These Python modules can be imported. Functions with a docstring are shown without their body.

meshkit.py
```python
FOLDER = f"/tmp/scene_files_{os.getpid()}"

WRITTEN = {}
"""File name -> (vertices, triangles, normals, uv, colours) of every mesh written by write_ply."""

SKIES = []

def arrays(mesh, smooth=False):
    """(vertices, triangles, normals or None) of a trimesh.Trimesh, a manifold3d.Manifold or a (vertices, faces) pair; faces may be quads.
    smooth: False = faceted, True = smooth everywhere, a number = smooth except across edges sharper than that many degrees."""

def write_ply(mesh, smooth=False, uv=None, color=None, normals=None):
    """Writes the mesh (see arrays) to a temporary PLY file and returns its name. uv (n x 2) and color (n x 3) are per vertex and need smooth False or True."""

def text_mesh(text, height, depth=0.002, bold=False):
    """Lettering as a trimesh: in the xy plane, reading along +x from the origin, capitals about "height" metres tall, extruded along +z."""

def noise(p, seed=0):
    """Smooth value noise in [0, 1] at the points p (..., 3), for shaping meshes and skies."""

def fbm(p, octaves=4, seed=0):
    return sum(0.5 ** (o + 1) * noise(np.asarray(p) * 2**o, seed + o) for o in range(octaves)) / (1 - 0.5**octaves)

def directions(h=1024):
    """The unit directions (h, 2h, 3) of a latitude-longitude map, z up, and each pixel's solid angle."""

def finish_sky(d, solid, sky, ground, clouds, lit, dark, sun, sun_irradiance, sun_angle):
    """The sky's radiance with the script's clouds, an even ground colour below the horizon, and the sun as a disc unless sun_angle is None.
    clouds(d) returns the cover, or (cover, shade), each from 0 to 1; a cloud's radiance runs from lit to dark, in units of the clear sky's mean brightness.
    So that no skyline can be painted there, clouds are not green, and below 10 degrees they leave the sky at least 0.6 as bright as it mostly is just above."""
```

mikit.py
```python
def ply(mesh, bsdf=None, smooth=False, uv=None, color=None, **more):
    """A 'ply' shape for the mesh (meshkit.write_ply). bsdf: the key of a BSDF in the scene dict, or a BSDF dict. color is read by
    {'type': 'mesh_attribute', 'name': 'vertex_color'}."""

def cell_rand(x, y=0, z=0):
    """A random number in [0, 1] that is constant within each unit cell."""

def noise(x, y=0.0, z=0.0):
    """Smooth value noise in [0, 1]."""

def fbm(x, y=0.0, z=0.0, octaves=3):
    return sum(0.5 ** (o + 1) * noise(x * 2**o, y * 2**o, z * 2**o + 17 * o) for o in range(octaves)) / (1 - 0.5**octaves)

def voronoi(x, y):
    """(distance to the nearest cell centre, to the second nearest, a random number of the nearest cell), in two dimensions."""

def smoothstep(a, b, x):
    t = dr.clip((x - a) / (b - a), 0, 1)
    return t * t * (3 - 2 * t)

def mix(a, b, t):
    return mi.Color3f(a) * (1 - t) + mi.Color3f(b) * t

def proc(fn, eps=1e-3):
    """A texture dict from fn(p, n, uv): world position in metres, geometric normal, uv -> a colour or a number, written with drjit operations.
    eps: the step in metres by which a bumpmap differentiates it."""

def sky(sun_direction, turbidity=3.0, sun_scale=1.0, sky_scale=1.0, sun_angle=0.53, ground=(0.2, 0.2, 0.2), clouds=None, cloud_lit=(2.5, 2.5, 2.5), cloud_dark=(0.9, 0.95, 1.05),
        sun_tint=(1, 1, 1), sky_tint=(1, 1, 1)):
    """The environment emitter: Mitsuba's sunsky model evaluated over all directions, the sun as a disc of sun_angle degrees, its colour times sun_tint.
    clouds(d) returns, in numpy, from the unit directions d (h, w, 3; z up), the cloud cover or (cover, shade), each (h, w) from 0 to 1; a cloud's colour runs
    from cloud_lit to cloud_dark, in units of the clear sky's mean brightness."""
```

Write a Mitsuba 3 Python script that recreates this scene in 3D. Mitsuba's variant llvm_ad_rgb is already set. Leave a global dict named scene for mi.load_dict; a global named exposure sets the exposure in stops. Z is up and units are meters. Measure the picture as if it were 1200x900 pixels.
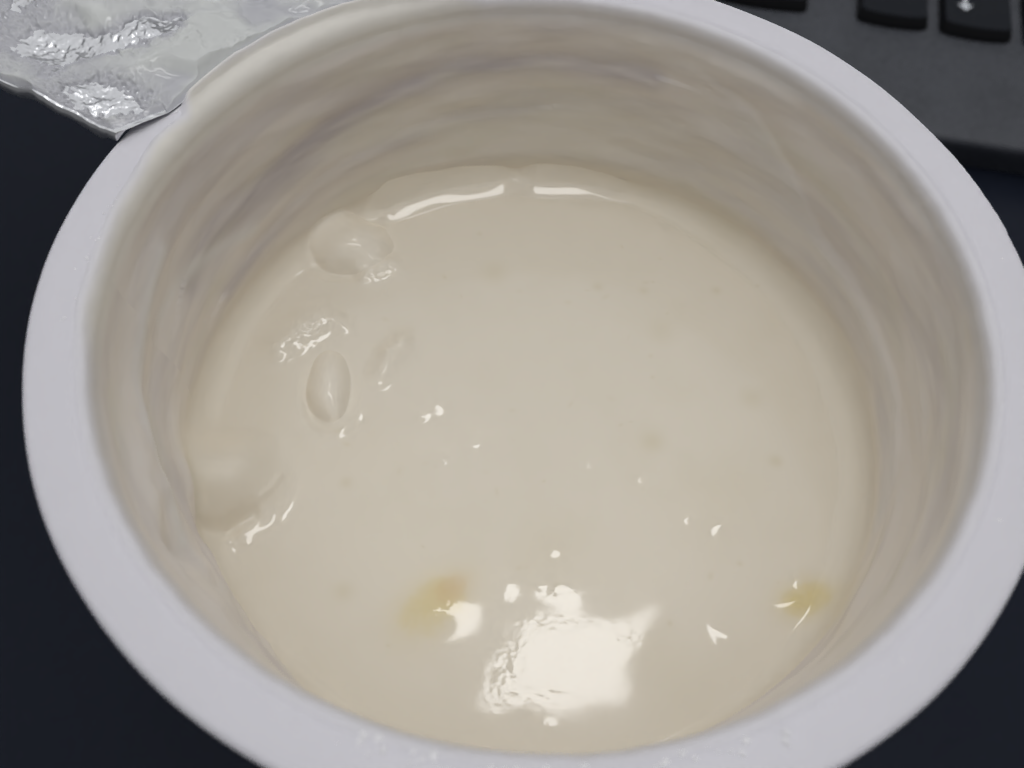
import math, random
import numpy as np, trimesh, shapely
import mitsuba as mi, drjit as dr
import mikit, meshkit
from meshkit import fbm, noise

T = mi.ScalarTransform4f
scene, labels = {}, {}
exposure = 0.06
DESK = 92.0                                  # millimetres from the desk up to the rim of the cup; lengths below are millimetres, z = 0 at the rim


def W(p):
    """millimetres about the rim's centre -> metres about the desk under it"""
    return (np.asarray(p, float) + [0, 0, DESK]) / 1000.0


# ------------------------------------------------------------------ camera
PITCH, ROLL = 1.03239, 0.05118
FW = np.array([0, math.cos(PITCH), -math.sin(PITCH)])
_up = np.array([0, math.sin(PITCH), math.cos(PITCH)])
UP = -math.sin(ROLL) * np.array([1.0, 0, 0]) + math.cos(ROLL) * _up
POS = np.array([-2.4531, -56.99, 78.27])
scene['camera'] = {'type': 'thinlens', 'fov': math.degrees(2 * math.atan(0.5)), 'fov_axis': 'x', 'near_clip': 0.005, 'far_clip': 20.0,
                   'aperture_radius': 0.0007, 'focus_distance': 0.117,
                   'to_world': T().look_at(origin=W(POS).tolist(), target=W(POS + 100 * FW).tolist(), up=UP.tolist())}

# ------------------------------------------------------------------ light: the even light of a bright room, its ceiling lamps and lit ceiling, and an added fill panel
scene['room_light'] = {'type': 'constant', 'radiance': {'type': 'rgb', 'value': [0.13, 0.132, 0.137]}}


def ceiling_lamp(look, centre, ex, ey, radiance, tint=(1, 1, 1)):
    c, ex, ey = (np.asarray(a, float) for a in (centre, ex, ey))
    v = np.array([c - ex - ey, c + ex - ey, c + ex + ey, c - ex + ey])
    n = np.cross(ex, ey)
    f = np.array([[0, 1, 2], [0, 2, 3]]) if n[2] < 0 else np.array([[0, 2, 1], [0, 3, 2]])
    k = 'ceiling_lamp' if 'ceiling_lamp' not in scene else 'ceiling_lamp_%03d' % sum(q.startswith('ceiling_lamp') for q in scene)
    scene[k] = mikit.ply(trimesh.Trimesh(v, f, process=False), 'lamp_white',
                         emitter={'type': 'area', 'radiance': {'type': 'rgb', 'value': [radiance * t for t in tint]}})
    labels[k] = {'label': look, 'category': 'ceiling lamp'}


scene['lamp_white'] = {'type': 'diffuse', 'reflectance': {'type': 'rgb', 'value': 0.8}}
ceiling_lamp('small bright ceiling lamp panel behind the cup', (0.142, 0.496, 1.9), (0.132, 0.010, 0), (0.048, 0.084, 0), 10.0, (1, 1, 1))
ceiling_lamp('long thin bright light tube straight above the cup', (0.20, 0.02, 1.9), (0.45, 0, 0), (0, 0.06, 0), 9.0, (1, 0.99, 0.98))                # a light tube overhead
ceiling_lamp('unseen lit white ceiling above the keyboard side, as a broad dim glowing sheet', (0, 1.85, 1.96), (2.2, 0, 0), (0, 1.75, 0), 0.72, (0.98, 0.99, 1.0))           # the bright unseen ceiling round it, as one glowing sheet
ceiling_lamp('added broad dim fill light, unseen above the near side of the desk', (0, -0.75, 1.96), (1.6, 0, 0), (0, 0.8, 0), 1.0, (0.98, 0.99, 1.0))  # added overhead fill light from the near side, no real fitting

# ------------------------------------------------------------------ materials


def rgb(*v):
    return {'type': 'rgb', 'value': list(v)}


def principled(color, rough, spec=0.5, **more):
    return {'type': 'twosided', 'b': {'type': 'principled', 'base_color': color, 'roughness': rough, 'specular': spec, **more}}


VC = {'type': 'mesh_attribute', 'name': 'vertex_color'}
scene['yogurt_wet'] = principled(VC, 0.05, 0.38)
scene['yogurt_film'] = principled(VC, 0.4, 0.35)
scene['cup_plastic'] = principled(rgb(0.665, 0.65, 0.69), 0.38, 0.4)
scene['foil_metal'] = principled(rgb(0.62, 0.625, 0.645), 0.27, 0.5, metallic=0.85)
scene['smear_wet'] = principled(VC, 0.15, 0.5)


def desk_color(p, n, uv):
    a = mikit.fbm(p.x * 900, p.y * 900, 1.0, 3)
    b = mikit.fbm(p.x * 30, p.y * 30, 5.0, 3)
    return mikit.mix((0.0090, 0.0118, 0.0205), (0.0128, 0.0156, 0.0250), 0.5 * a + 0.5 * b)


def key_case_color(p, n, uv):
    a = mikit.fbm(p.x * 1500, p.y * 1500, p.z * 1500, 2)
    b = mikit.fbm(p.x * 120, p.y * 120, 3.0, 3)
    return mikit.mix((0.015, 0.018, 0.025), (0.052, 0.056, 0.069), 0.55 * a + 0.45 * b)


def key_case_grain(p, n, uv):
    return mikit.fbm(p.x * 2200, p.y * 2200, p.z * 2200, 2) * 0.00012


def key_color(p, n, uv):
    a = mikit.fbm(p.x * 1800, p.y * 1800, p.z * 1800, 2)
    return mikit.mix((0.010, 0.012, 0.016), (0.014, 0.016, 0.021), a)


scene['desk_coat'] = principled(mikit.proc(desk_color), 0.36, 0.06)
scene['keyboard_plastic'] = {'type': 'twosided', 'b': {'type': 'bumpmap', 't': mikit.proc(key_case_grain, 1e-4), 'scale': 1.0,
                             'b': {'type': 'principled', 'base_color': mikit.proc(key_case_color), 'roughness': 0.55, 'specular': 0.5}}}
scene['key_plastic'] = principled(mikit.proc(key_color), 0.5, 0.08)
scene['key_side_plastic'] = principled(rgb(0.004, 0.004, 0.005), 0.3, 0.3)
scene['legend_white'] = principled(rgb(0.62, 0.64, 0.68), 0.6, 0.3)

# ------------------------------------------------------------------ setting: the desk
dm = trimesh.creation.box((1.4, 0.9, 0.025))
dm.apply_translation((0.05, 0.12, -0.0125))
scene['desk'] = mikit.ply(dm, 'desk_coat')
labels['desk'] = {'label': 'dark navy desk top under the yogurt cup', 'category': 'desk', 'kind': 'structure'}

# ------------------------------------------------------------------ helpers for seamless parts cut from one grid


def grid_faces(ns, nt, closed=True):
    i, j = np.meshgrid(np.arange(ns - 1), np.arange(nt if closed else nt - 1), indexing='ij')
    j2 = (j + 1) % nt
    a, b, c, d = i * nt + j, (i + 1) * nt + j, (i + 1) * nt + j2, i * nt + j2
    return np.concatenate([np.stack([a, b, c], -1).reshape(-1, 3), np.stack([a, c, d], -1).reshape(-1, 3)])


def vertex_normals(v, f):
    n = np.cross(v[f[:, 1]] - v[f[:, 0]], v[f[:, 2]] - v[f[:, 0]])
    out = np.zeros_like(v)
    for k in range(3):
        for ax in range(3):
            out[:, ax] += np.bincount(f[:, k], n[:, ax], len(v))
    return out / np.maximum(np.linalg.norm(out, axis=1, keepdims=True), 1e-30)


def part(key, v, f, n, bsdf, color=None):
    """one entry from some of the faces of a bigger sheet, its normals those of the whole sheet"""
    used, inv = np.unique(f, return_inverse=True)
    path = meshkit.write_ply((v[used], inv.reshape(-1, 3)), True, None, None if color is None else np.clip(color[used], 0, 1), normals=n[used])
    scene[key] = {'type': 'ply', 'filename': path, 'face_normals': False, 'bsdf': {'type': 'ref', 'id': bsdf}}


def sstep(a, b, x):
    t = np.clip((x - a) / (b - a), 0, 1)
    return t * t * (3 - 2 * t)


def poly_dist(x, y, pts):
    """distance to a polyline and the signed side (positive = left of it) of each point"""
    best, side = np.full(np.shape(x), 1e9), np.zeros(np.shape(x))
    for (x0, y0), (x1, y1) in zip(pts[:-1], pts[1:]):
        dx, dy = x1 - x0, y1 - y0
        t = np.clip(((x - x0) * dx + (y - y0) * dy) / (dx * dx + dy * dy), 0, 1)
        d = np.hypot(x - x0 - t * dx, y - y0 - t * dy)
        s = dx * (y - y0) - dy * (x - x0)
        near = d < best
        best, side = np.where(near, d, best), np.where(near, np.sign(s), side)
    return best, side


def wrap(a):
    return (a + 180.0) % 360.0 - 180.0


# ------------------------------------------------------------------ the cup
R_IN, SLOPE = 41.75, 0.112                   # inner wall radius just below the rim, and its taper


def wall_r(z):
    return R_IN + SLOPE * (z + 1.5)


NT = 1300
TH = np.arange(NT) / NT * 2 * np.pi


def revolve(profile, wobble=None):
    pr = np.asarray(profile, float)
    r, z = pr[:, 0][:, None], pr[:, 1][:, None]
    if wobble is not None:
        r, z = r + wobble[0], z + wobble[1]
    r, z = np.broadcast_to(r, (len(pr), NT)), np.broadcast_to(z, (len(pr), NT))
    return np.stack([r * np.cos(TH), r * np.sin(TH), z], -1).reshape(-1, 3)


def arc(cx, cz, r, a0, a1, n):
    a = np.radians(np.linspace(a0, a1, n))
    return [(cx + r * math.cos(t), cz + r * math.sin(t)) for t in a]


CROWN = 0.30                                  # the flange falls a little towards its outer edge
prof = [(0.02, -DESK + 2.4), (27, -DESK + 2.4)]
prof += [(29.6, -DESK + 3.6), (wall_r(-80), -80)]
prof += [(wall_r(z), z) for z in np.linspace(-70, -2.6, 14)]
n_wall_in = len(prof)
prof += arc(43.45, -1.75, 1.75, 176, 92, 12)
prof += [(r, -CROWN * ((r - 43.4) / 3.6) ** 2) for r in np.linspace(43.7, 46.6, 12)]
prof += arc(46.75, -CROWN - 0.72, 0.75, 88, -60, 12)
n_rim = len(prof)
prof += [(46.6, -2.6), (44.4, -3.0), (43.4, -3.6)]
prof += [(wall_r(z) + 0.9, z) for z in np.linspace(-5, -86, 14)]
prof += arc(31.0, -DESK + 1.2, 1.2, 10, -90, 7) + [(30.0, -DESK + 0.02), (28.8, -DESK + 1.0), (0.02, -DESK + 1.2)]
prof = np.array(prof)
dth = wrap(np.degrees(TH))
rag = (fbm(np.stack([np.cos(TH) * 60, np.sin(TH) * 60, 0 * TH], -1), 2, 5) - 0.5) * 0.16 * np.exp(-((dth - 14) / 22.0) ** 2)
rag = rag + (fbm(np.stack([np.cos(TH) * 4, np.sin(TH) * 4, 0 * TH], -1), 2, 9) - 0.5) * 0.18
edge_w = np.clip((prof[:, 0] - 46.0) / 1.2, 0, 1)[:, None] * (prof[:, 1][:, None] > -3)
lift = (fbm(np.stack([np.cos(TH) * 3, np.sin(TH) * 3, 0 * TH + 4], -1), 2, 2) - 0.5) * 0.5 * np.clip((prof[:, 0] - 42) / 4, 0, 1)[:, None] * (prof[:, 1][:, None] > -3)
cv = revolve(prof, (rag[None] * edge_w, lift))
cf = grid_faces(len(prof), NT)
cn = vertex_normals(cv, cf)
if cn[(n_wall_in + 18) * NT, 2] < 0:
    cf, cn = cf[:, ::-1], -cn
row = cf.min(1) // NT
is_rim = (row >= n_wall_in - 1) & (row < n_rim + 1)
part('yogurt_cup__rim', W(cv), cf[is_rim], cn, 'cup_plastic')
part('yogurt_cup__wall', W(cv), cf[~is_rim], cn, 'cup_plastic')
labels['yogurt_cup'] = {'label': 'round white plastic cup with a wide pale rim, holding yogurt', 'category': 'cup'}
labels['yogurt_cup__rim'] = {'label': 'wide flat white rim of the cup'}

# ------------------------------------------------------------------ the yogurt: one sheet from the middle, up the wall, over the rim's inner edge
ZF = -27.2
dg = dth                                      # degrees, -180..180


def bell(a, c, w):
    return np.exp(-(wrap(a - c) / w) ** 2)


rho = 3.2 + 1.0 * bell(dg, 20, 40) - 2.3 * bell(dg, 98, 28) - 2.2 * bell(dg, -90, 40) + 1.2 * bell(dg, -150, 35)
rho = rho + (fbm(np.stack([np.cos(TH) * 3, np.sin(TH) * 3, 0 * TH], -1), 2, 21) - 0.5) * 0.9
N_FLAT, N_ARC, N_WALL, N_BEND, N_FL = 330, 34, 90, 14, 26
Rw = wall_r(ZF + rho) - 0.1
rows_r, rows_z, rows_kind = [], [], []
for i in range(N_FLAT):
    t = i / N_FLAT
    rows_r.append((Rw - rho) * (0.0006 + t ** 0.8)); rows_z.append(ZF + 0 * rho); rows_kind.append(0)
for i in range(N_ARC):
    a = -np.pi / 2 + (np.pi / 2 - 0.12) * i / (N_ARC - 1)
    rows_r.append(Rw - rho + rho * np.cos(a)); rows_z.append(ZF + rho + rho * np.sin(a)); rows_kind.append(1)
zt = rows_z[-1]
for i in range(1, N_WALL + 1):
    z = zt + (-1.9 - zt) * i / N_WALL
    rows_r.append(wall_r(z) + (rows_r[N_FLAT + N_ARC - 1] - wall_r(zt)) * (1 - i / N_WALL)); rows_z.append(z); rows_kind.append(2)
for r, z in arc(43.45, -1.75, 1.75, 172, 92, N_BEND):
    rows_r.append(r + 0 * rho); rows_z.append(z + 0 * rho); rows_kind.append(3)
for r in np.linspace(43.55, 46.2, N_FL):
    rows_r.append(r + 0 * rho); rows_z.append(-CROWN * ((r - 43.4) / 3.6) ** 2 + 0 * rho); rows_kind.append(4)
RR, ZZ = np.array(rows_r), np.array(rows_z)
LIFT = (fbm(np.stack([np.cos(TH) * 3, np.sin(TH) * 3, 0 * TH + 4], -1), 2, 2) - 0.5) * 0.5
ZZ = ZZ + LIFT * np.clip((RR - 42) / 4, 0, 1) * (ZZ > -2.5)
kind = np.array(rows_kind)[:, None]
NS = len(RR)
base = np.stack([RR * np.cos(TH), RR * np.sin(TH), ZZ], -1)
yf = grid_faces(NS, NT)
bn = vertex_normals(base.reshape(-1, 3), yf)
if bn[0, 2] < 0:
    yf, bn = yf[:, ::-1], -bn
bn = bn.reshape(NS, NT, 3)
X, Y = base[..., 0], base[..., 1]
DG = np.broadcast_to(dg, (NS, NT))
on_flat = np.broadcast_to(kind <= 1, (NS, NT))

# --- height of the surface
flat = 0.13 * (fbm(np.stack([X / 15, Y / 15, 0 * X + 3], -1), 3, 11) - 0.5) + 0.035 * (fbm(np.stack([X / 4, Y / 4, 0 * X], -1), 2, 31) - 0.5)


def gauss(x, y, s, sy=None, ang=0.0):
    c, n = math.cos(math.radians(ang)), math.sin(math.radians(ang))
    dx, dy = X - x, Y - y
    return np.exp(-((dx * c + dy * n) / s) ** 2 - ((-dx * n + dy * c) / (sy or s)) ** 2)


def dome(x, y, a, b, ang=0.0, p=1.3):
    c, n = math.cos(math.radians(ang)), math.sin(math.radians(ang))
    dx, dy = X - x, Y - y
    q = ((dx * c + dy * n) / a) ** 2 + ((-dx * n + dy * c) / b) ** 2
    return np.clip(1 - q, 0, None) ** p, q


calm = 1 - np.clip(0.92 * gauss(5, -26, 13, 10) + 0.9 * np.exp(-((Y - 36) / 7) ** 2 - ((X + 5) / 20) ** 2), 0, 1)
flat = flat * calm + (1 - calm) * 0.026 * (fbm(np.stack([X / 5, Y / 5, 0 * X + 6], -1), 2, 37) - 0.5)

micro = (fbm(np.stack([X / 0.8, Y / 0.8, 0 * X], -1), 3, 41) - 0.5)
lump1, q1 = dome(-24.0, 25.6, 5.6, 4.9, 0)
lump2, q2 = dome(-24.2, 4.6, 2.7, 5.2, 8)


def smax(a, b, k):
    return 0.5 * (a + b + np.sqrt((a - b) ** 2 + k * k)) - 0.5 * k * np.exp(-np.abs(a - b) / k)


wob = 0.35 * (fbm(np.stack([X / 3.2, Y / 3.2, 0 * X + 11], -1), 2, 43) - 0.5)
lump1, q1 = dome(-24.2, 25.6, 5.5, 4.5, 8)
flat = flat - 0.25 * np.exp(-((q1 - 1.25) / 0.4) ** 2) * sstep(27, 22, Y) - 0.45 * np.exp(-((q2 - 1.2) / 0.5) ** 2) * sstep(7, 0, Y) * (0.35 + 0.65 * sstep(-22, -26, X))
flat = smax(flat, 2.7 * np.clip(1 - q1 * (1 + wob), -0.6, None) * (1 + 0.15 * np.clip(q1, 0, 1)) - 0.2, 0.9)
flat = smax(flat, 2.0 * np.clip(1 - q2 * (1 + wob), -0.6, None) * (1 + 0.15 * np.clip(q2, 0, 1)) - 0.2, 0.8)
flat = flat + 0.75 * gauss(-17.2, 8.4, 3.6, 1.5, 60) + 0.85 * gauss(-28.6, 12.9, 4.4, 2.6, 40)
flat = flat - 0.3 * gauss(-20.0, -1.0, 3.0, 1.6, 50)
flat = flat + 0.22 * gauss(-9.8, -21.2, 4.2, 3.4, 40)                # fruit under the surface
flat = flat + 0.30 * gauss(30.2, -19.2, 2.9, 2.2, 20)
flat = flat - 0.07 * gauss(17.7, -26.5, 3.6, 5.5, 15) + 0.06 * gauss(2.2, -14.5, 5.5, 3.5)
d, _ = poly_dist(X, Y, [(-13.5, 31.2), (-10, 32.4), (-5, 32.6), (-1, 34.0), (1, 34.4)])
flat = flat + 0.015 * np.exp(-(d / 0.6) ** 2)


def foot(a, b, m, ends=2.2):
    """the yogurt climbs a straight foot of the wall, from a to b: height over the level"""
    global flat
    a, b = np.array(a, float), np.array(b, float)
    length = np.hypot(*(b - a))
    ex, ey = (b - a) / length
    al, sd = (X - a[0]) * ex + (Y - a[1]) * ey, (Y - a[1]) * ex - (X - a[0]) * ey
    sd = sd + 0.28 * np.sin(al * 0.42 + 0.6)
    xs = np.linspace(-3, 4, 400)
    sl = np.interp(xs, [-3, -1.35, -0.75, 0.55, 1.2, 4], [0, 0, m - 0.026, m + 0.026, 1.0, 1.1])
    hh = np.r_[0, np.cumsum((sl[1:] + sl[:-1]) / 2 * np.diff(xs))]
    wn = sstep(-ends, ends, al) * sstep(length + ends, length - ends, al)
    flat = flat + np.interp(sd, xs, hh) * wn * (RR > 20)


foot((-21.0, 30.5), (-3.2, 37.3), 0.415)
foot((-2.6, 36.6), (11.5, 36.1), 0.378)
d, _ = poly_dist(X, Y, [(-2, 30.2), (2.5, 29.9), (7, 30.1)])
flat = flat + 0.02 * np.exp(-(d / 0.4) ** 2)
d, _ = poly_dist(X, Y, [(-29.9, -11.2), (-28.9, -9.9), (-28.2, -8.3)])
flat = flat + 0.16 * np.exp(-(d / 0.4) ** 2)
mm = 0.50 * gauss(-1.2, -28.4, 1.5, 3.2, -18) + 0.45 * gauss(2.5, -30.6, 2.6, 0.8) + 0.32 * gauss(3.4, -23.0, 3.4, 0.7) + 0.5 * gauss(-1.4, -19.8, 1.2, 1.2) + 0.5 * gauss(3.6, -19.6, 2.2, 0.8) + 0.3 * gauss(10.5, -24.2, 1.6, 1.2) + 0.02
mm = mm + 3.0 * gauss(-28.2, 12.0, 4.2, 1.6, 40) + 3.2 * gauss(-20.6, 21.6, 2.6, 1.4, 25) + 1.2 * gauss(-9.0, -22.0, 1.5, 1.5) + 0.6 * gauss(-16.8, 8.2, 3.0, 1.5, 60)
flat = flat + 0.05 * mm * micro
GLINTS = [(-10.83, 1.87, 2.0), (-12.54, 0.74, 1.0), (-6.24, -2.28, 1.6), (21.09, -11.39, 1.5), (17.80, -10.55, 0.8), (21.09, -23.63, 1.3), (20.21, -23.22, 0.9), (3.28, -33.40, 0.5), (29.22, -17.49, 1.1), (-8.42, -22.42, 1.7),
          (-9.70, -4.90, 0.8), (-29.27, 22.29, 1.8), (-21.75, -1.61, 1.7), (3.23, -15.28, 0.7), (-16.18, 10.16, 1.3), (-17.23, 8.96, 1.1), (-17.79, 6.51, 1.4), (-30.41, 9.02, 1.6), (-29.60, 10.42, 1.5), (-28.62, 11.48, 1.6), (-27.51, 12.43, 1.7), (-26.06, 13.28, 2.0),
          (-24.62, 13.49, 0.8), (-26.90, 10.34, 1.0), (-23.10, 12.20, 1.2), (-28.63, 9.49, 0.8), (-21.67, 20.47, 1.0), (-20.77, 21.07, 1.3), (-19.87, 21.80, 1.2), (-18.98, 22.54, 1.2), (-18.04, 21.92, 1.0), (-20.25, 20.29, 0.9),
          (-1.33, -19.60, 1.3), (3.69, -19.52, 1.2), (4.89, -20.22, 1.2), (1.95, -19.33, 0.8), (12.66, -5.90, 0.7),
          (6.81, -4.40, 0.6)]
LAMP = np.array([158.0, 496.0, 1808.0])


def glint(x, y, s):
    """a soft bump whose flank shines: its slope there halves the way between the eye and the lamp"""
    global flat
    near = ((X - x) ** 2 + (Y - y) ** 2 < 0.36) & on_flat
    A_ = np.stack([X[near] - x, Y[near] - y, np.ones(near.sum())], -1)
    g0 = np.linalg.lstsq(A_, flat[near], rcond=None)[0][:2]
    p = np.array([x, y, ZF])
    a, b = POS - p, LAMP - p
    h = a / np.linalg.norm(a) + b / np.linalg.norm(b)
    dg = -h[:2] / h[2] - g0
    m = np.hypot(*dg)
    if m < 0.004:
        return
    c = p[:2] + dg / m * s * 0.7071
    flat = flat + m * s / 0.858 * 1.01 * gauss(c[0], c[1], s)


for q_ in GLINTS:
    glint(*q_)
for q_ in GLINTS:
    glint(q_[0], q_[1], 0.7 * q_[2])

# --- thickness of the film on the wall; u runs along the wall in millimetres
U, V = DG * 0.70, ZZ
P3 = np.stack([np.cos(np.radians(DG)) * 5.0, np.sin(np.radians(DG)) * 5.0, V * 0.30], -1)
P3b = np.stack([np.cos(np.radians(DG)) * 14.0, np.sin(np.radians(DG)) * 14.0, V * 0.9 + DG * 0.02], -1)
film = 0.55 + 1.1 * (fbm(P3 * 0.75, 2, 51) - 0.5) + 0.12 * (fbm(P3b, 2, 61) - 0.5)


def lines(pts):
    return [(a * 0.70, z) for a, z in pts]


edge = np.zeros_like(film)


def step_edge(pts, height, soft, reach):
    """a layer that is thicker above the line: its lower edge throws the shade"""
    global film, edge
    d, s = poly_dist(U, V, lines(pts))
    sd = d * s
    film = film + height * sstep(-soft, soft, sd) * np.exp(-np.clip(sd, 0, None) / reach) * (d < 60)


# polylines run from small to large angle's opposite so that "left" is up the wall
step_edge([(166, -13.6), (158, -12.2), (140, -12.6), (119, -10.3), (105, -8.6), (90, -8.4), (72, -8.0)][::-1], -0.50, 1.3, 3.0)
step_edge([(160, -21), (150, -20.3), (125, -17.2), (108, -16.0), (92, -15.2)][::-1], -0.40, 1.2, 2.5)
ang_l = [(169, -7.4), (187, -9.4), (202, -10.2), (214, -12)]
U2 = np.where(DG < -90, DG + 360, DG) * 0.70
d, _ = poly_dist(U2, V, lines(ang_l))
film = film + 0.40 * np.exp(-(d / 1.3) ** 2)
d, _ = poly_dist(U2, V, lines([(160, -9.2), (176, -12.4), (195, -14.5), (210, -16)]))
film = film - 0.3 * np.exp(-(d / 1.3) ** 2)
S4 = [(66, -5.5), (54, -7.6), (44, -11.8), (33.4, -16.5), (16.7, -17.0), (0.2, -16.9), (-12, -18.6), (-24.7, -22.9)]
d, s = poly_dist(U, V, lines(S4))
film = film + 0.05 * np.exp(-(d / 0.5) ** 2) + 0.30 * sstep(-1.1, 1.1, d * s) * np.exp(-d / 5.0) * sstep(70, 55, DG) * sstep(-40, -20, DG)
d, s = poly_dist(U, V, lines([(20, -9), (10, -11.5), (-2, -12.0), (-14, -12.8)]))
film = film + 0.05 * np.exp(-(d / 0.45) ** 2)
# the clinging lump at the left, the thick folds below it
L3 = np.exp(-((wrap(DG + 171) * 0.68) / 5.6) ** 2 - ((V + 24.5) / 5.4) ** 2)
fold = sstep(26, 12, np.abs(wrap(DG + 146)))
wav = fbm(np.stack([U2 / 5.0, V / 4.0, 0 * V + 2], -1), 2, 71) - 0.5
film = film + fold * (1.2 + 1.5 * wav) * sstep(-4.5, -8, V)
film = film - 1.6 * np.exp(-((wrap(DG + 143) * 0.7) / 1.6) ** 2 - ((V + 9.5) / 2.2) ** 2) * fold
film = np.maximum(film, 0.12)
crev = np.exp(-((X + 33.2) / 2.4) ** 2 - ((Y + 12.8) / 1.1) ** 2)

# --- where the film ends: high up inside the rim, and over it at the left and behind the foil
A = np.where(DG < -90, DG + 360, DG)
over = sstep(196, 184, A) * sstep(96, 118, A)
wide = sstep(152.5, 148, A) * sstep(100, 112, A)
r_end = 42.75 + 0.45 * over + 2.0 * wide + 0.5 * (fbm(np.stack([np.cos(TH) * 5, np.sin(TH) * 5, 0 * TH], -1), 3, 81) - 0.5)[None] * over
r_end = r_end + 0.7 * over * bell(A, 157, 5)
rim_t = (0.42 + 0.25 * (fbm(np.stack([X / 2.2, Y / 2.2, 0 * X], -1), 2, 91) - 0.5)) * (1 - sstep(-0.75, 0.25, RR - r_end))  - 0.10 - 0.2 * sstep(0.2, 0.9, RR - r_end)
ridge_r = 44.0 + 0.45 * np.sin(np.radians(A) * 6)
rim_t = rim_t + 0.9 * wide * np.exp(-((RR - ridge_r) / 0.55) ** 2) * sstep(158, 150, A)
top_w = sstep(-4.0, -1.6, ZZ) * (kind >= 2)
h_wall = film * (1 - top_w) + np.where(kind >= 2, rim_t, 0) * top_w
w = np.where(kind == 0, 0.0, sstep(ZF + 0.15 * rho, ZF + rho + 3.5, ZZ))
pr = base + bn * (h_wall * w)[..., None]
pr[..., 2] += flat * (1 - w) * on_flat
q3 = ((base[..., 0] + 35.0) / 6.2) ** 2 + ((base[..., 1] + 9.2) / 6.0) ** 2 + ((base[..., 2] + 25.0) / 10.0) ** 2
q3 = q3 * (1 + 0.5 * (fbm(np.stack([base[..., 0] / 4, base[..., 1] / 4, base[..., 2] / 4], -1), 2, 57) - 0.5))
push = 5.2 * np.exp(-(q3 / 0.78) ** 1.15)
pr += push[..., None] * np.array([0.30, 0.02, 0.95])
wedge, _ = poly_dist(X, Y, [(-36, -15.6), (-33.2, -15.0), (-30.6, -12.8)])
pr[..., 2] -= 0.7 * np.exp(-(wedge / 0.9) ** 2) * (kind <= 1)
yv = pr.reshape(-1, 3)
yn = vertex_normals(yv, yf)

A_deg = DG
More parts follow.
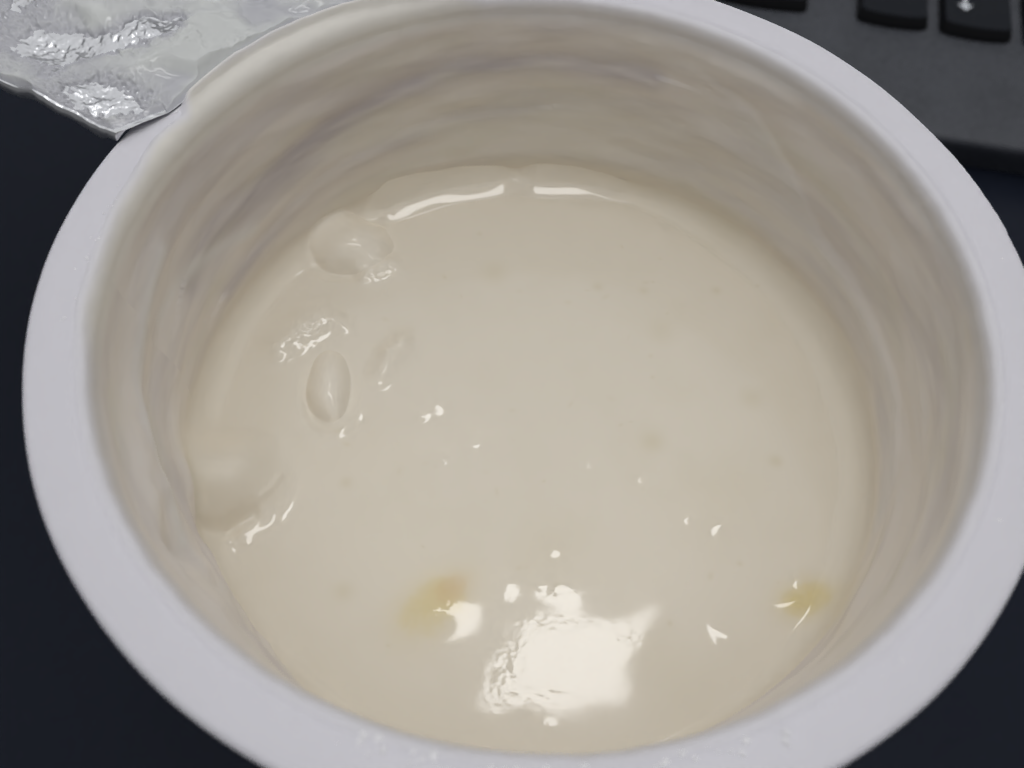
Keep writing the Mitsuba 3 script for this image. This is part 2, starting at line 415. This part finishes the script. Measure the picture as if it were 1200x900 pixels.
# --- colour: cream, greyer where the film is thin on the white plastic and low at the right, yellow over the fruit
cream, grey, olive = np.array([0.70, 0.642, 0.535]), np.array([0.37, 0.33, 0.345]), np.array([0.625, 0.59, 0.495])
PS = np.stack([np.cos(np.radians(DG)) * 2.4, np.sin(np.radians(DG)) * 2.4, V * 0.30 + 0.012 * A_deg], -1)
streak = fbm(PS, 4, 205)
d1, s1 = poly_dist(U, V, lines([(72, -8.2), (90, -8.6), (105, -9.0), (119, -11.0), (140, -13.2), (158, -13.2), (166, -14.2)]))
d2, _ = poly_dist(U, V, lines([(92, -15.4), (108, -16.4), (125, -17.8), (150, -20.6), (160, -21.2)]))
d3, _ = poly_dist(U, V, lines([(60, -25), (46, -24), (30, -24), (12, -24.5), (0, -24.5), (-29, -26)]))  # band low on the right wall, greyed just above the yogurt
mauve = 0.95 * np.exp(-((d1 + 2.5 * (streak - 0.5)) / (1.5 + 1.1 * bell(DG, 142, 25))) ** 2) + 0.65 * np.exp(-((d2 + 3 * (streak - 0.5)) / 1.4) ** 2) + 0.35 * np.exp(-(d3 / 1.6) ** 2)
thin = np.clip(0.40 * sstep(0.40, 0.72, streak) + mauve * (0.35 + 0.65 * sstep(0.25, 0.6, streak)), 0, 1.1)[..., None]
ol = (0.75 * bell(DG, 85, 45) * sstep(-9, -15, V) + 0.6 * sstep(0.5, 0.75, fbm(P3 * 0.7 + 9, 2, 15)))[..., None]
ol = np.clip(ol, 0, 1)
wallc = np.array([0.69, 0.64, 0.585]) + 0 * cream
wallc = wallc * (1 - 0.75 * thin) + grey * 0.75 * thin
wallc = wallc * (1 - 0.7 * ol) + olive * 0.7 * ol
d4, s4 = poly_dist(U, V, lines(S4))
lil = (0.5 * sstep(-1.0, 1.0, d4 * s4) * np.exp(-d4 / 5) * sstep(66, 50, DG) * sstep(-40, -15, DG))[..., None]
wallc = wallc * (1 - lil) + np.array([0.63, 0.61, 0.585]) * lil
d5, _ = poly_dist(U2, V, lines(ang_l))
pale = (0.55 * np.exp(-(d5 / 1.2) ** 2) + 0.4 * np.exp(-(poly_dist(U2, V, lines([(150, -17.5), (165, -13.5), (176, -12)]))[0] / 1.0) ** 2))[..., None]
wallc = wallc * (1 - pale) + np.array([0.72, 0.71, 0.68]) * pale
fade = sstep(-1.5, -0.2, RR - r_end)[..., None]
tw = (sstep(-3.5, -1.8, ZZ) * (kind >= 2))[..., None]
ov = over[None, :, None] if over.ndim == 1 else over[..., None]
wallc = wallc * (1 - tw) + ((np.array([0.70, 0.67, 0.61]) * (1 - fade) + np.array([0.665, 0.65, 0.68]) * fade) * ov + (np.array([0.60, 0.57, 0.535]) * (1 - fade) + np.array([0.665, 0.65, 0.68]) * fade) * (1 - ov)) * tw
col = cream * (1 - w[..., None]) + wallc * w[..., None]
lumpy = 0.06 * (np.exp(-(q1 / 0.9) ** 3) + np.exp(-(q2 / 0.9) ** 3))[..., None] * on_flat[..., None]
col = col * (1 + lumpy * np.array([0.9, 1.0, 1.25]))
on3 = np.exp(-(q3 / 0.8) ** 1.5)[..., None]
col = col * (1 - on3) + cream * on3
tint = np.zeros(X.shape)
for x, y, s, k in [(-5.4, 22.3, 1.4, .3), (-19.3, -20.8, .9, .3), (14.2, -.9, 1.1, .35), (28.5, -2.6, .7, .4), (7.8, 21, .6, .3), (-20.6, -8.1, .6, .3), (15.7, 14.8, 1.6, .22), (13.7, 20.8, .5, .25), (23, 21.4, .5, .3), (26.2, 5.8, 1.2, .28), (2.2, -14.5, 4, .16), (22, -6, 5, .14), (15.7, -27.8, 4, .10)]:
    tint = tint + k * gauss(x, y, s * 1.2)  # pulp specks; two broad spots put dim shading of mound and dip into colour
rs = np.random.RandomState(8)
for _ in range(45):
    tint = tint + rs.uniform(.08, .28) * gauss(rs.uniform(-24, 30), rs.uniform(-28, 30), rs.uniform(.15, .45), rs.uniform(.15, .6), rs.uniform(0, 180))
mott = 0.22 * (fbm(np.stack([X / 6, Y / 6, 0 * X + 7], -1), 3, 17) - 0.5)
tint = np.clip(tint + mott, 0, 1)[..., None] * on_flat[..., None]
col = col * (1 - tint) + col * np.array([0.80, 0.76, 0.60]) * tint
fn = 0.6 + 0.8 * fbm(np.stack([X / 1.8, Y / 1.8, 0 * X], -1), 3, 19)
f1 = np.clip(gauss(-9.6, -21.8, 4.4, 2.9, 42) * fn * 1.05, 0, 1)[..., None] ** 1.2
f1b = np.clip(gauss(-7.8, -20.0, 2.0, 1.4, 40) * fn, 0, 1)[..., None]
f2 = np.clip(gauss(30.2, -19.0, 2.9, 1.9, 22) * fn * 1.2, 0, 1)[..., None]
f1, f1b, f2 = (0.8 * f_ + 0.2 * sstep(0.32, 0.62, f_) for f_ in (f1, f1b, f2))
fruit_c, fruit_o = np.array([0.64, 0.53, 0.25]), np.array([0.60, 0.42, 0.22])
col = col * (1 - 0.72 * f1) + fruit_c * 0.72 * f1
col = col * (1 - 0.45 * f1b) + fruit_o * 0.45 * f1b
col = col * (1 - 0.85 * f2) + fruit_c * 0.85 * f2
yc = col.reshape(-1, 3)

frow = yf.min(1) // NT
fx, fy = base.reshape(-1, 3)[yf][:, :, 0].mean(1), base.reshape(-1, 3)[yf][:, :, 1].mean(1)
inner = frow < N_FLAT + N_ARC // 2


def ell(x, y, a, b, ang=0.0):
    c, n = math.cos(math.radians(ang)), math.sin(math.radians(ang))
    return (((fx - x) * c + (fy - y) * n) / a) ** 2 + ((-(fx - x) * n + (fy - y) * c) / b) ** 2 < 1


ffd = np.degrees(np.arctan2(fy, fx))
inner = frow < np.where((ffd > 72) & (ffd < 128), N_FLAT + N_ARC // 2, N_FLAT + 6)
which = np.where(inner, 0, 1)
which[inner & ell(-24.0, 25.6, 5.6, 4.9)] = 2
which[inner & ell(-24.0, 4.4, 2.9, 5.6, -10)] = 3
fd = np.degrees(np.arctan2(fy, fx))
fz = base.reshape(-1, 3)[yf][:, :, 2].mean(1)
l3m = ((wrap(fd + 165.5) * 0.68) / 5.6) ** 2 + ((fz + 25.5) / 5.6) ** 2 < 1
l3m |= inner & ell(-35.5, -9.6, 5.4, 5.6)
which[l3m] = 4
which[inner & ell(-9.6, -21.8, 4.6, 3.0, 42)] = 5
which[inner & ell(30.2, -19.0, 2.9, 1.9, 22)] = 6
YW = W(yv)
NAMES = {0: ('surface', None, 'yogurt_wet'), 1: ('wall_film', 'streaky thin film of yogurt left on the inside of the cup', 'yogurt_film'),
         2: ('lump', 'round yogurt lump at the back left against the wall', 'yogurt_wet'), 3: ('lump_001', 'long narrow yogurt lump in the left of the surface', 'yogurt_wet'),
         4: ('lump_002', 'big soft yogurt lump clinging to the left wall', 'yogurt_film'), 5: ('fruit_piece', 'yellow fruit piece showing through, left of the big bright reflection', 'yogurt_wet'),
         6: ('fruit_piece_001', 'small yellow fruit piece by the right wall', 'yogurt_wet')}
labels['yogurt'] = {'label': 'glossy cream coloured yogurt with lumps and fruit bits filling the white cup', 'category': 'yogurt'}
for k, (nm, lab, m) in NAMES.items():
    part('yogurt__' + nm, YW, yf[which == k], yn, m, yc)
    if lab:
        labels['yogurt__' + nm] = {'label': lab}

# droplets and specks of yogurt on the rim
sp = []
r2 = random.Random(12)


def speck(a, r, s, flat_=0.45):
    m = trimesh.creation.icosphere(subdivisions=2, radius=1)
    v = m.vertices * [s * r2.uniform(.7, 1.5), s * r2.uniform(.6, 1.1), s * flat_]
    v = v + (fbm(v / (s * 0.8) + r2.uniform(0, 90), 2, 3) - 0.5)[:, None] * s * 0.5
    a = math.radians(a)
    c, n = math.cos(a + r2.uniform(-1, 1)), math.sin(a + r2.uniform(-1, 1))
    v = v @ np.array([[c, n, 0], [-n, c, 0], [0, 0, 1]])
    z = -CROWN * ((max(r, 43.4) - 43.4) / 3.6) ** 2 if r > 43.3 else -(1.75 - math.sqrt(max(0, 1.75 ** 2 - (43.45 - r) ** 2)))
    m.vertices = v + [r * math.cos(a), r * math.sin(a), z + 0.05]
    sp.append(m)


for _ in range(46):
    speck(r2.uniform(-110, -84), r2.uniform(42.3, 44.2), r2.choice([.12, .16, .2, .3]))
for _ in range(12):
    speck(r2.uniform(-78, -63), r2.uniform(42.6, 44.4), r2.choice([.12, .16, .25, .34]))
for _ in range(26):
    speck(r2.uniform(150, 188), r2.uniform(42.4, 44.2), r2.choice([.08, .1, .14]), 0.6)
for _ in range(8):
    speck(r2.uniform(-60, 40), r2.uniform(43, 46), r2.choice([.08, .1]))
sm = trimesh.util.concatenate(sp)
scene['yogurt__droplet'] = mikit.ply(sm.__class__(W(sm.vertices), sm.faces, process=False), 'smear_wet', smooth=True, color=np.tile([0.80, 0.79, 0.80], (len(sm.vertices), 1)))
labels['yogurt__droplet'] = {'label': 'tiny dried yogurt specks and droplets on the rim', 'kind': 'stuff'}

# ------------------------------------------------------------------ the peeled foil lid, lying back over the rim with its yogurt side up
near = np.array([(-73.0, 27.8), (-57.4, 21.9), (-51.3, 19.2), (-44.1, 16.7), (-41.9, 18.3), (-39.7, 20.3), (-38.3, 22.4), (-36.6, 24.6), (-32.9, 29.5), (-28.6, 34.6), (-23.7, 37.6), (-17.3, 41.6), (-10, 44.6)])
far = np.array([(-104, 60), (-98, 70), (-95, 76), (-91, 83), (-89, 86), (-87, 88), (-85, 90), (-82, 93), (-77, 97), (-69, 101), (-60, 104), (-48, 104), (-34, 99)])
seg = np.r_[0, np.cumsum(np.hypot(*np.diff(near, axis=0).T))]
NU, NV = 620, 520
su = np.unique(np.r_[np.linspace(0, seg[-1], NU - len(seg)), seg])
NU = len(su)
nb = np.stack([np.interp(su, seg, near[:, k]) for k in (0, 1)], -1)
fb = np.stack([np.interp(su, seg, far[:, k]) for k in (0, 1)], -1)
i0 = np.searchsorted(su, seg[3] + 1e-6)
jit = (fbm(np.stack([su / 3, 0 * su, 0 * su], -1), 3, 7) - 0.5) * 0.7 * ((su < seg[3] - 1) | (su > seg[5] + 1))
nb = nb + jit[:, None] * np.array([0.35, 0.9])
sv = np.linspace(0, 1, NV) ** 1.7
LXY = nb[None] * (1 - sv[:, None, None]) + fb[None] * sv[:, None, None]
lx, ly = LXY[..., 0], LXY[..., 1]
lr = np.hypot(lx, ly)
wr = fbm(np.stack([lx / 13, ly / 10, 0 * lx], -1), 3, 101) - 0.5
wr2 = np.abs(fbm(np.stack([(lx + ly) / 7, (lx - ly) / 13, 0 * lx + 5], -1), 3, 111) - 0.5)
out = np.clip(lr - 46.5, 0, None)
lz = 0.62 + 0.10 * out + 3.4 * wr * sstep(0, 6, out) - 1.9 * wr2 * sstep(0, 5, out) + 0.25 * (fbm(np.stack([lx / 4, ly / 4, 0 * lx], -1), 2, 121) - 0.5) * sstep(-1.5, 2, lr - 45)
emb = (fbm(np.stack([lx / 0.48, ly / 0.48, 0 * lx], -1), 2, 131) - 0.5)
patches = sstep(0.50, 0.62, fbm(np.stack([lx / 8, ly / 6, 0 * lx + 2], -1), 2, 141))
bare = 1.35 * np.exp(-((lx + 45.8) / 5.0) ** 2 - ((ly - 20.6) / 3.0) ** 2) + np.exp(-(poly_dist(lx, ly, [(-54, 27), (-47, 28.5), (-41, 33)])[0] / 1.6) ** 2) + np.exp(-((lx + 61) / 5) ** 2 - ((ly - 35) / 4) ** 2) + np.exp(-(poly_dist(lx, ly, [(-40, 41), (-35, 42.5)])[0] / 1.5) ** 2)
bare = np.clip(0.75 * bare + 0.22 * patches, 0, 1)
lz = lz - 0.45 * sstep(seg[4], seg[5] + 1, su)[None] * sstep(1.6, 0.2, sv * 60)[:, None]
lz = lz + 0.27 * emb * (0.05 + bare)
# the outer edge is crimped: it curls down below the sheet from the corner outwards
curl_rows = 7
edge_n = np.array([-0.38, -0.92])
top_v = np.concatenate([LXY, lz[..., None]], -1)
curl = []
cw = 0.03 + 0.97 * sstep(seg[3] + 1.2, seg[3] - 0.2, su)
for k in range(curl_rows, 0, -1):
    t = k / curl_rows
    wv = 1 + 0.5 * (fbm(np.stack([su / 1.2, 0 * su + k * .3, 0 * su], -1), 2, 151) - 0.5)
    p = np.concatenate([nb + edge_n * (0.30 * np.sin(t * 2.2) * cw * wv)[:, None], (lz[0] - 1.15 * t ** 1.3 * cw * wv)[:, None]], -1)
    curl.append(p)
fv = np.concatenate([np.array(curl), top_v], 0)
ff = grid_faces(len(fv), NU, closed=False)
fvv = fv.reshape(-1, 3)
fn_ = vertex_normals(fvv, ff)
if fn_[(curl_rows + 30) * NU + 300, 2] < 0:
    ff, fn_ = ff[:, ::-1], -fn_
part('foil_lid__foil', W(fvv), ff, fn_, 'foil_metal')
# smear of yogurt over the foil
dist_edge = np.where((su < seg[5])[None], sv[:, None] * 60, 3.0)
thick = 0.46 + 1.3 * (fbm(np.stack([lx / 5.5, ly / 4.5, 0 * lx + 8], -1), 3, 161) - 0.5) - 0.9 * bare + 0.5 * emb * sstep(0.02, 0.5, bare)
thick = thick + 0.9 * np.exp(-((lx + 38.5) / 3.6) ** 2 - ((ly - 27.5) / 2.6) ** 2) - 0.4 * np.exp(-((lx + 38.4) / 2.0) ** 2 - ((ly - 25.4) / 1.0) ** 2)
thick = thick + 0.5 * np.exp(-(poly_dist(lx, ly, [(-38.6, 22.0), (-33.2, 29.2), (-28.8, 34.2)])[0] / 1.3) ** 2)
thick = np.minimum(thick, 0.05 + 0.5 * np.maximum(dist_edge - 0.5, -0.3))
fine = fbm(np.stack([lx / 1.3, ly / 1.3, 0 * lx], -1), 3, 171) - 0.5
thick = np.where((su >= seg[3])[None], np.minimum(thick, -0.06 + 0.9 * sv[:, None] * 60), thick)
thick = thick + 0.045 * fine + 0.02 * emb * bare
sv3 = top_v.copy()
sv3[..., 2] += thick
sf = grid_faces(NV, NU, closed=False)
svv = sv3.reshape(-1, 3)
sn = vertex_normals(svv, sf)
if sn[30 * NU + 300, 2] < 0:
    sf, sn = sf[:, ::-1], -sn
tk = sstep(0.05, 0.8, thick)[..., None]
sc = np.array([0.43, 0.43, 0.46]) * (1 - tk) + np.array([0.58, 0.59, 0.575]) * tk
keep = (thick.reshape(-1)[sf] > -0.04).any(1)
part('foil_lid__yogurt_smear', W(svv), sf[keep], sn, 'smear_wet', sc.reshape(-1, 3))
labels['foil_lid'] = {'label': 'silver foil lid peeled back over the rim, its inside smeared with yogurt', 'category': 'lid'}
labels['foil_lid__yogurt_smear'] = {'label': 'wrinkled grey white yogurt smear on the foil'}

# ------------------------------------------------------------------ the keyboard
KO, KY = np.array([72.7, 140.1]), math.radians(-8.6)
KEX, KEY = np.array([math.cos(KY), math.sin(KY)]), np.array([-math.sin(KY), math.cos(KY)])
KZ = -80.0


def kpt(p):
    p = np.asarray(p, float)
    xy = KO + p[:, :1] * KEX + p[:, 1:2] * KEY
    return np.concatenate([xy, KZ + p[:, 2:3]], 1)


def kmesh(v, f):
    return trimesh.Trimesh(W(kpt(v)), f, process=False)


# case: a side profile (y, z) with a rounded, falling front edge, swept along x
cp = [(-28.0, -12.0), (-29.4, -6.6)] + [(-29.6 + 1.6 * (1 - math.cos(a)), -5.0 + 1.7 * math.sin(a)) for a in np.radians([0, 20, 40, 60, 80])] + [(-24, -2.3), (-15, -1.0), (-6, -0.2), (0, 0.0), (70, 1.5), (112, 2.4), (114, 1.2), (114, -12.0)]
x0, x1 = -330.0, 116.0
xs = [x0, x0 + .6, x1 - .6, x1]
v, f = [], []
for i, x in enumerate(xs):
    ins = 0.5 if i in (0, 3) else 0.0
    for (y, z) in cp:
        v.append((x, y + (ins if y < 0 else -ins), z - ins * (z > -11)))
n = len(cp)
for i in range(3):
    for j in range(n):
        a, b = i * n + j, i * n + (j + 1) % n
        f += [(a, a + n, b), (b, a + n, b + n)]
for i, s in ((0, 1), (3, -1)):
    tri = trimesh.creation.triangulate_polygon(shapely.Polygon(cp), engine='earcut')
    near_i = [int(np.argmin(np.hypot(*(np.array(cp) - q).T))) for q in tri[0]]
    f += [tuple(i * n + np.array([near_i[q] for q in t])[::s]) for t in tri[1]]
case = kmesh(np.array(v), np.array(f))
case.fix_normals()
scene['keyboard__case'] = mikit.ply(case, 'keyboard_plastic', smooth=35)
labels['keyboard'] = {'label': 'black keyboard with dark keys lying behind the cup at the top right', 'category': 'keyboard'}


def outline(w, d, n=9):
    """a key's outline, counter-clockwise from the left end of its bulging front edge"""
    pts = [(x, -0.9 * (1 - ((x - w / 2) / (w / 2)) ** 2)) for x in np.linspace(1.2, w - 1.2, 17)]
    pts += [(w - 1.2 + 1.2 * math.sin(a), 1.2 - 1.2 * math.cos(a)) for a in np.linspace(.3, math.pi / 2, 6)]
    pts += [(w - 1.0 + math.cos(a), d - 1.0 + math.sin(a)) for a in np.linspace(0, math.pi / 2, 6)]
    pts += [(1.0 - math.sin(a), d - 1.0 + math.cos(a)) for a in np.linspace(0, math.pi / 2, 6)]
    pts += [(1.2 - 1.2 * math.cos(a), 1.2 - 1.2 * math.sin(a)) for a in np.linspace(0, math.pi / 2 - .3, 6)]
    return np.array(pts)


def loft(rings, cap):
    n = len(rings[0])
    f = []
    for i in range(len(rings) - 1):
        for j in range(n):
            a, b = i * n + j, i * n + (j + 1) % n
            f += [(a, b, a + n), (b, b + n, a + n)]
    v = np.concatenate(rings)
    if cap:
        v = np.concatenate([v, rings[-1].mean(0, keepdims=True)])
        k = (len(rings) - 1) * n
        f += [(k + j, k + (j + 1) % n, len(v) - 1) for j in range(n)]
    return v, np.array(f)


def key_cap(key, lx_, ly_, w, d=16.4):
    o = outline(w, d)
    c = np.array([w / 2, d / 2 + 0.3])

    def ring(shrink, z, dy=0.0):
        q = c + (o - c) * (1 - 2 * shrink / np.array([w, d])) + [0, dy]
        return np.concatenate([q + [lx_, ly_], np.full((len(q), 1), z)], 1)

    zb = (ly_ + 8) * 0.021
    sv_, sf_ = loft([ring(-.05, zb - 0.5), ring(0.0, zb + 0.4), ring(.35, zb + 1.6, .25), ring(.62, zb + 2.35, .4)], False)
    scene[key + '__skirt'] = mikit.ply(kmesh(sv_, sf_), 'key_side_plastic', smooth=40)
    top = [ring(.62, zb + 2.35, .4), ring(.72, zb + 2.62, .42), ring(.95, zb + 2.75, .45), ring(2.4, zb + 2.66, .5), ring(4.5, zb + 2.56, .5), ring(6.3, zb + 2.52, .5)]
    tv, tf = loft(top, True)
    scene[key + '__top'] = mikit.ply(kmesh(tv, tf), 'key_plastic', smooth=40)
    return zb + 2.75


kk = 0


def add_key(lx_, ly_, w, d=16.4):
    global kk
    key = 'keyboard__key' if kk == 0 else 'keyboard__key_%03d' % kk
    kk += 1
    return key, key_cap(key, lx_, ly_, w, d)


add_key(0.0, 0.0, 16.2)
down_key, ztop = add_key(18.9, 0.0, 16.2)
add_key(37.9, 0.0, 16.2)
add_key(-34.0, 0.0, 22.6)
labels[down_key] = {'label': 'key marked with a white down arrow'}
xx = -53.0
for wk in (16.2, 16.2, 16.2):
    add_key(xx, 0.0, wk); xx -= 18.9
for r_ in range(1, 5):
    for i in range(7):
        if r_ == 1 and i in (4, 6) or r_ == 2 and i > 3:
            continue
        add_key((-72.0 if i < 4 else -75.7) + 18.9 * i + (9.4 if r_ == 1 and i < 4 else 0), 18.9 * r_, 16.2)
# the arrow printed on its key
ar = shapely.union_all([shapely.box(-0.42, 0, 0.42, 4.2), shapely.Polygon([(-1.75, 0.6), (1.75, 0.6), (0, -1.35)])])
am = trimesh.creation.extrude_polygon(ar, 0.02, engine='earcut')
av = am.vertices + [24.1, 7.0, 0]
av[:, 2] += ztop - 0.10
am = kmesh(av, am.faces)
scene[down_key + '__arrow_print'] = mikit.ply(am, 'legend_white')
labels[down_key + '__arrow_print'] = {'label': 'white down arrow printed on the key'}
